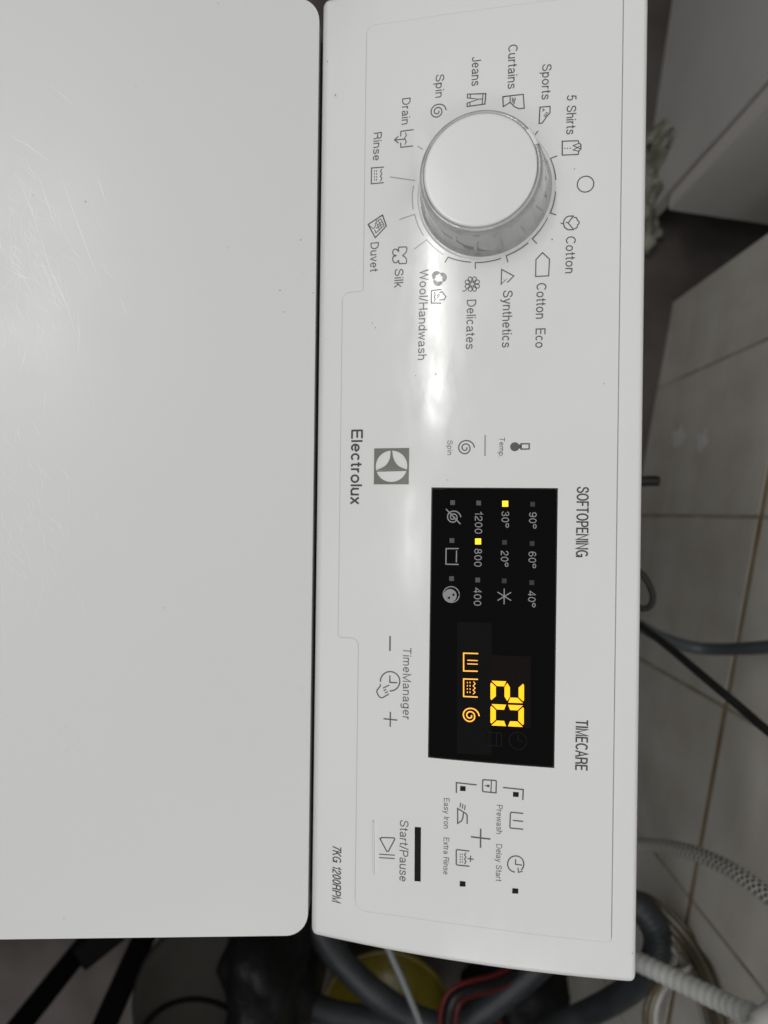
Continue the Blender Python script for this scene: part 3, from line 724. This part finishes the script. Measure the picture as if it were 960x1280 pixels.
for x in (584.6, 588):
    for k in range(4): q.line([(x, 851.6+k*4), (x, 853.4+k*4)], 1.1, extend=False)
q.done()
q = Print('spin_icon', disp, 'icon_on', OD); q.spiral((588, 893.5), 11, 1.6); q.done()
# seven-segment digits: outline in plan between two corner points
def digit(pl, pr, pt, segs):
    # pl: bottom-left (reading upright), pr: bottom-right, pt: top-left
    a = Vector(on_panel(*pl)); ux = Vector(on_panel(*pr))-a; uy = Vector(on_panel(*pt))-a
    T, g = .27, .02; H2 = .5
    tt = T*.62
    S = {'a': [(g+.05, 1-.03), (g+.11, 1), (1-g-.11, 1), (1-g-.05, 1-.03), (1-T, 1-tt), (T, 1-tt)], 'd': [(g+.05, .03), (T, tt), (1-T, tt), (1-g-.05, .03), (1-g-.11, 0), (g+.11, 0)],
         'f': [(0, 1-g), (T-.02, 1-tt-g), (T-.02, H2+tt/2), (0, H2+g)], 'b': [(1, 1-g), (1, H2+g), (1-T+.02, H2+tt/2), (1-T+.02, 1-tt-g)],
         'e': [(0, H2-g), (T-.02, H2-tt/2), (T-.02, tt+g), (0, g)], 'c': [(1, H2-g), (1, g), (1-T+.02, tt+g), (1-T+.02, H2-tt/2)],
         'g': [(.06, H2), (T, H2+tt/2), (1-T, H2+tt/2), (.94, H2), (1-T, H2-tt/2), (T, H2-tt/2)]}
    q = Print('display_digit', disp, 'segment_on', OD)
    for k in segs:
        pts = [tuple(a+ux*x+uy*y) for x, y in S[k]]; cc = sum((Vector(p) for p in pts), Vector((0, 0)))/len(pts)
        q.poly([tuple(Vector(p)*.95+cc*.05) for p in pts], True)
    q.done()
digit((613.3, 850), (613.3, 876.6), (655.2, 851.6), 'abged')
digit((613.3, 879), (613.2, 906), (655, 880.8), 'abcdef')
q = Print('unlit_delay_symbol', disp, 'segment_off', OD); q.circ((647.5, 925), 10.6, 1.1); q.line([(647.5, 918), (647.5, 925), (653, 925.5)], 1.1); q.done()
q = Print('unlit_lock_symbol', disp, 'segment_off', OD); q.line([(609, 914.6), (627.3, 915.4), (627, 931.6), (608.8, 930.6)], 1.1, closed=True); q.line([(621, 915.3), (620.7, 931.2)], 1.1); q.done()

# ------------------------------------------------------------------ cabinet behind, to the left of the tiled wall
cab = empty('cabinet', (-.445, .400, 0), -math.atan(.147))
tag(cab, 'white cupboard with a slab door and dark door gap in the far corner', 'cabinet')
bevel(obj('side_panel', *box(-.55, -.0085, 0, .018, 0, .86), 'cabinet_white', cab), .001, 2)
bevel(obj('back_panel', *box(-.55, -.532, .018, .46, .0, .86), 'cabinet_white', cab), .001, 2)
bevel(obj('side_panel', *box(-.55, -.0065, .46, .478, 0, .86), 'cabinet_white', cab), .001, 2)
bevel(obj('base_board', *box(-.532, -.010, .018, .46, .12, .138), 'cabinet_white', cab), .001, 2)
bevel(obj('plinth', *box(-.07, -.055, .018, .46, 0, .118), 'frame_black', cab), .001, 2)
bevel(obj('top_board', *box(-.56, .02, -.01, .49, .862, .89), 'cabinet_white', cab), .003, 2)
dr = bevel(obj('door', *box(0, .023, .002, .476, .135, .855), 'cabinet_white', cab), .0012, 2)
obj('edge_band', *box(.0008, .0222, .0006, .0022, .137, .853), 'edge_band', dr)

# crumpled cloth at the cupboard's foot
def lump(name, pos, size, seed, material, amp=.35, sub=4, freq=2.2, rz=0, parent=None):
    bm = bmesh.new(); bmesh.ops.create_icosphere(bm, subdivisions=sub, radius=1)
    for q in bm.verts:
        p = q.co.copy(); d = noise.fractal(p*freq+Vector((seed, seed*2, 0)), .8, 2.1, 5)
        q.co = p*(1+amp*d); q.co.x *= size[0]; q.co.y *= size[1]; q.co.z *= size[2]
    lo = min(q.co.z for q in bm.verts)
    for q in bm.verts: q.co.z -= lo
    me = bpy.data.meshes.new(name); bm.to_mesh(me); bm.free()
    o = mobj(name, me, material, parent, True); o.location = pos; o.rotation_euler.z = rz; return o
def cloth(name, pts, seed, material):            # bunched heap: one skin over several humps
    bm = bmesh.new(); bmesh.ops.create_grid(bm, x_segments=90, y_segments=60, size=1)
    x_0, x_1, y_0, y_1 = pts['area']
    for q in bm.verts:
        u, w_ = (q.co.x+1)/2, (q.co.y+1)/2; x = x_0+(x_1-x_0)*u; y = y_0+(y_1-y_0)*w_
        h = 0
        for hx, hy, hr, hh in pts['humps']:
            d2 = ((x-hx)**2+(y-hy)**2)/hr**2; h = max(h, hh*math.exp(-d2*1.2))
        w1 = noise.fractal(Vector((x*34, y*34, seed)), .7, 2.1, 5)
        h = max(.002, h*(1+.35*w1)+.012*w1*(1 if h > .012 else .2))
        q.co = Vector((x+.012*noise.noise((x*60, y*60, 3)), y+.012*noise.noise((x*60, y*60, 9)), h))
    # drop the flat remainder
    bmesh.ops.delete(bm, geom=[f_ for f_ in bm.faces if max(v_.co.z for v_ in f_.verts) < .014], context='FACES')
    c_ = Vector((sum(v_.co.x for v_ in bm.verts)/len(bm.verts), sum(v_.co.y for v_ in bm.verts)/len(bm.verts), 0))
    for q in bm.verts: q.co -= c_
    me = bpy.data.meshes.new(name); bm.to_mesh(me); bm.free()
    o = mobj(name, me, material, None, True); o.location = c_
    s = o.modifiers.new('thick', 'SOLIDIFY'); s.thickness = .003
    return o
rag = cloth('cloth', dict(area=(-.64, -.32, .32, .45), humps=[(-.50, .38, .042, .09), (-.44, .385, .038, .075), (-.53, .39, .032, .14), (-.47, .385, .034, .11), (-.40, .372, .034, .045)]), 4.2, 'rag')
tag(rag, 'crumpled pale greenish rag bunched against the cupboard foot', 'rag')

# ------------------------------------------------------------------ hoses and cables behind the machine
o = tube('hose', [at(770, 765, .72), at(806, 786, .76), at(830, 798, .79), at(865, 809, .80), at(900, 811.5, .78), at(960, 809, .70), at(1060, 800, .60)], .0062, 'hose_blue_grey')
tag(o, 'thin blue-grey hose bowing across the tiles beside the straight black cable', 'hose')
o = tube('power_cable', [at(770, 758, .78), at(806, 786, .70), at(835, 808, .66), at(880, 846, .62), at(930, 888, .59), at(960, 914, .57), at(1050, 985, .53)], .0034, 'rubber_black')
tag(o, 'straight black cable crossing diagonally in front of the tiles', 'cable')
o = tube('looped_cable', [at(775, 700, .60), at(797, 712, .60), at(810, 728, .60), at(816, 745, .60), at(813, 757, .60), at(803, 761, .60), at(785, 752, .60)], .0024, 'rubber_black')
tag(o, 'small black cable loop poking out behind the panel edge', 'cable')
o = tube('cable_end', [at(770, 604, .62), at(800, 602, .62), at(815, 601, .62), at(823, 601.5, .62)], .0042, 'rubber_black')
tag(o, 'short black plug end beside the panel near the whitish painted reflections', 'plug')
o = tube('braided_hose', [at(740, 1064, .86), at(780, 1057, .82), at(806, 1056, .79), at(835, 1058.5, .75), at(870, 1067, .70), at(910, 1085, .65), at(945, 1108, .61), at(985, 1140, .57), at(1060, 1210, .5)], .0066, 'braid', seg=24, step=.002)
tag(o, 'grey woven braided water hose arching over the brown joint', 'hose')
# coil of thin wires
coil = empty('wire_coil', at(860, 1200, .88)); tag(coil, 'coil of thin brown and pale wires curving down by the tiles', 'wire')
def rel(pts): return [p-coil.location for p in pts]
def shift(dx, dy, dd=0): return [at(a_+dx*k, b_+dy*k, c_+dd) for (a_, b_, c_), k in zip(((780, 1122, .82), (803, 1130, .80), (830, 1150, .79), (860, 1186, .77), (880, 1225, .72), (892, 1268, .68), (899, 1310, .65)), (1, 1, 1, 1, 1, 1, 1))]
tube('wire', rel(shift(0, 0)), .0030, 'wire_brown', coil); tube('wire', rel(shift(6, -4, .004)), .0030, 'wire_olive', coil)
tube('wire', rel(shift(-6, 4, .003)), .0030, 'wire_olive', coil); tube('wire', rel(shift(-13, 8, .006)), .0026, 'wire_pale', coil); tube('wire', rel(shift(11, -8, .008)), .0026, 'wire_brown', coil)
for dx, mm in ((0, 'wire_brown'), (7, 'wire_olive'), (13, 'wire_pale')):
    tube('wire', rel([at(850+dx, 1208, .74), at(826+dx, 1226, .73), at(812+dx, 1246, .72), at(806+dx, 1268, .72), at(808+dx, 1300, .72)]), .0026, mm, coil)
o = tube('ribbed_pipe', [at(740, 1176, .72), at(780, 1194, .68), at(810, 1208, .655), at(850, 1227, .63), at(900, 1251, .60), at(945, 1271, .57), at(1000, 1296, .54)], .0074, 'hose_light', seg=20, rib=.0008, pitch=.0070)
tag(o, 'light grey ribbed pipe running into the white fitting at the corner', 'pipe')
v, f = revolve([(0, -.03), (.012, -.03), (.015, -.027), (.015, -.008), (.0175, -.006), (.0175, .012), (.015, .014), (.0145, .03), (0, .03)], 28)
fit = obj('pipe_fitting', v, f, 'fitting_white', None, True); fit.location = at(975, 1286, .545); fit.rotation_euler = (R(72), R(18), R(20))
tag(fit, 'white plastic fitting at the lower right corner on the ribbed pipe', 'fitting')
o = tube('drain_hose', [at(640, 1312, 1.00), at(690, 1286, .93), at(740, 1264, .89), at(785, 1238, .84), at(815, 1205, .80), at(822, 1172, .79), at(806, 1140, .79), at(770, 1118, .80)], .0140, 'hose_grey', seg=20, rib=.0006, pitch=.006)
tag(o, 'dark grey drain hose curling round the panel\'s lower right corner', 'hose')

# ------------------------------------------------------------------ clutter on the floor to the machine's right
# yellow bowl
v, f = revolve([(0, .004), (.060, .004), (.064, .012), (.088, .115), (.094, .118), (.094, .122), (.086, .122), (.060, .016), (0, .012)], 48)
bowl = obj('yellow_bucket', v, f, 'yellow_plastic', None, True); bowl.location = (at(482, 1268, 1.10).x, at(482, 1268, 1.10).y, 0)
tag(bowl, 'yellow plastic bucket half hidden under grey hoses', 'bucket')
o = tube('drain_hose', [at(370, 1120, .98), at(402, 1168, .98), at(430, 1205, .98), at(470, 1243, .97), at(515, 1272, .97), at(560, 1284, .96), at(600, 1266, .96), at(640, 1236, .96), at(685, 1196, .96), at(720, 1160, .96)], .0165, 'hose_grey', seg=20, rib=.0006, pitch=.006)
tag(o, 'grey hose dipping in a U in front of the yellow bucket', 'hose')
o = tube('drain_hose', [at(385, 1256, 1.0), at(420, 1268, 1.01), at(470, 1276, 1.02), at(520, 1284, 1.03), at(570, 1300, 1.04), at(620, 1330, 1.05)], .0165, 'hose_grey', seg=20, rib=.0006, pitch=.006)
tag(o, 'dark grey hose lying along the bottom edge below the yellow bucket', 'hose')
o = tube('thin_tube', [at(470, 1150, .80), at(488, 1192, .80), at(507, 1235, .80), at(527, 1284, .80), at(540, 1320, .8)], .0032, 'tube_thin')
tag(o, 'thin pale grey tube slanting down across the yellow bucket', 'tube')
rc = empty('red_black_cable', at(570, 1260, .90)); tag(rc, 'black cable with red outer strands bent in a loop', 'cable')
def cab_path(o_): return [p-rc.location for p in (at(554+o_, 1330, .9), at(555+o_, 1290, .9), at(557+o_, 1266, .9), at(562+o_*.9, 1249+o_*.5, .9), at(573+o_*.5, 1238+o_*.9, .905), at(592, 1231+o_, .915), at(625, 1222+o_, .94), at(670, 1195+o_, .98))]
tube('strand', cab_path(-6), .0026, 'red_cable', rc); tube('strand', cab_path(4), .0062, 'rubber_black', rc); tube('strand', cab_path(13), .0026, 'red_cable', rc)
o = tube('red_wire', [at(590, 1296, 1.05), at(612, 1270, 1.05), at(632, 1290, 1.06)], .003, 'red_cable'); tag(o, 'short red wire low beside the grey hose loop', 'wire')
# folding stand: two dark bars standing on the floor
st = empty('folding_rack', (at(60, 1240, 1.21).x, at(60, 1240, 1.21).y, 0)); tag(st, 'black folding rack with two slanting flat legs', 'rack')
def bar(p, q, wd, th, name):
    p, q = p-st.location, q-st.location; d = (q-p).normalized(); s = d.cross(Vector((0, 0, 1))).normalized(); u = s.cross(d)
    v = [c_+s*sx*wd/2+u*sz*th/2 for c_ in (p, q) for sz in (-1, 1) for sx in (-1, 1)]
    f = [(0, 2, 3, 1), (4, 5, 7, 6), (0, 1, 5, 4), (2, 6, 7, 3), (0, 4, 6, 2), (1, 3, 7, 5)]
    return bevel(obj(name, v, f, 'frame_black', st), .004, 3)
bar(at(-40, 1363, .90), at(112, 1173, 1.09), .028, .016, 'leg')
bar(at(96, 1360, .92), at(196, 1135, 1.09), .030, .016, 'leg')
bar(at(98, 1199, 1.04), at(150, 1158, 1.06), .034, .02, 'bracket')
# dark tub, black bag, and a black lump added for shade
v, f = revolve([(0, 0), (.095, 0), (.102, .01), (.107, .24), (.110, .243), (.112, .25), (.111, .262), (.107, .266), (.103, .2655), (.098, .2685), (.06, .276), (0, .278)], 64)
tub = obj('plastic_tub', v, f, 'dark_plastic', None, True); tub.location = (at(276, 1262, .95).x, at(276, 1262, .95).y, 0)
rg = [(.075*math.cos(R(t)), .075*math.sin(R(t))) for t in range(0, 360, 8)]
tube('grip_ring', [Vector((x+.055, y-.028, .279-.06*(math.hypot(x+.055, y-.028))**2*8)) for x, y in rg if math.hypot(x+.055, y-.028) < .1], .003, 'frame_black', tub)
tag(tub, 'dark brown-grey lidded plastic tub standing right of the black rack legs', 'tub')
o = lump('black_lump', (at(655, 1275, 1.1).x, at(655, 1275, 1.1).y, 0), (.07, .085, .07), 8.1, 'bag_and_shade_black', .2); tag(o, 'black lump added as shade on the floor below the bent grey hose', 'bag')  # added dark filler for the shaded floor between the hoses
o = lump('black_lump', (at(334, 1232, .93).x, at(334, 1232, .93).y, 0), (.13, .064, .17), 3.3, 'bag_and_shade_black', .22); tag(o, 'black plastic bag beside the dark tub', 'bag')
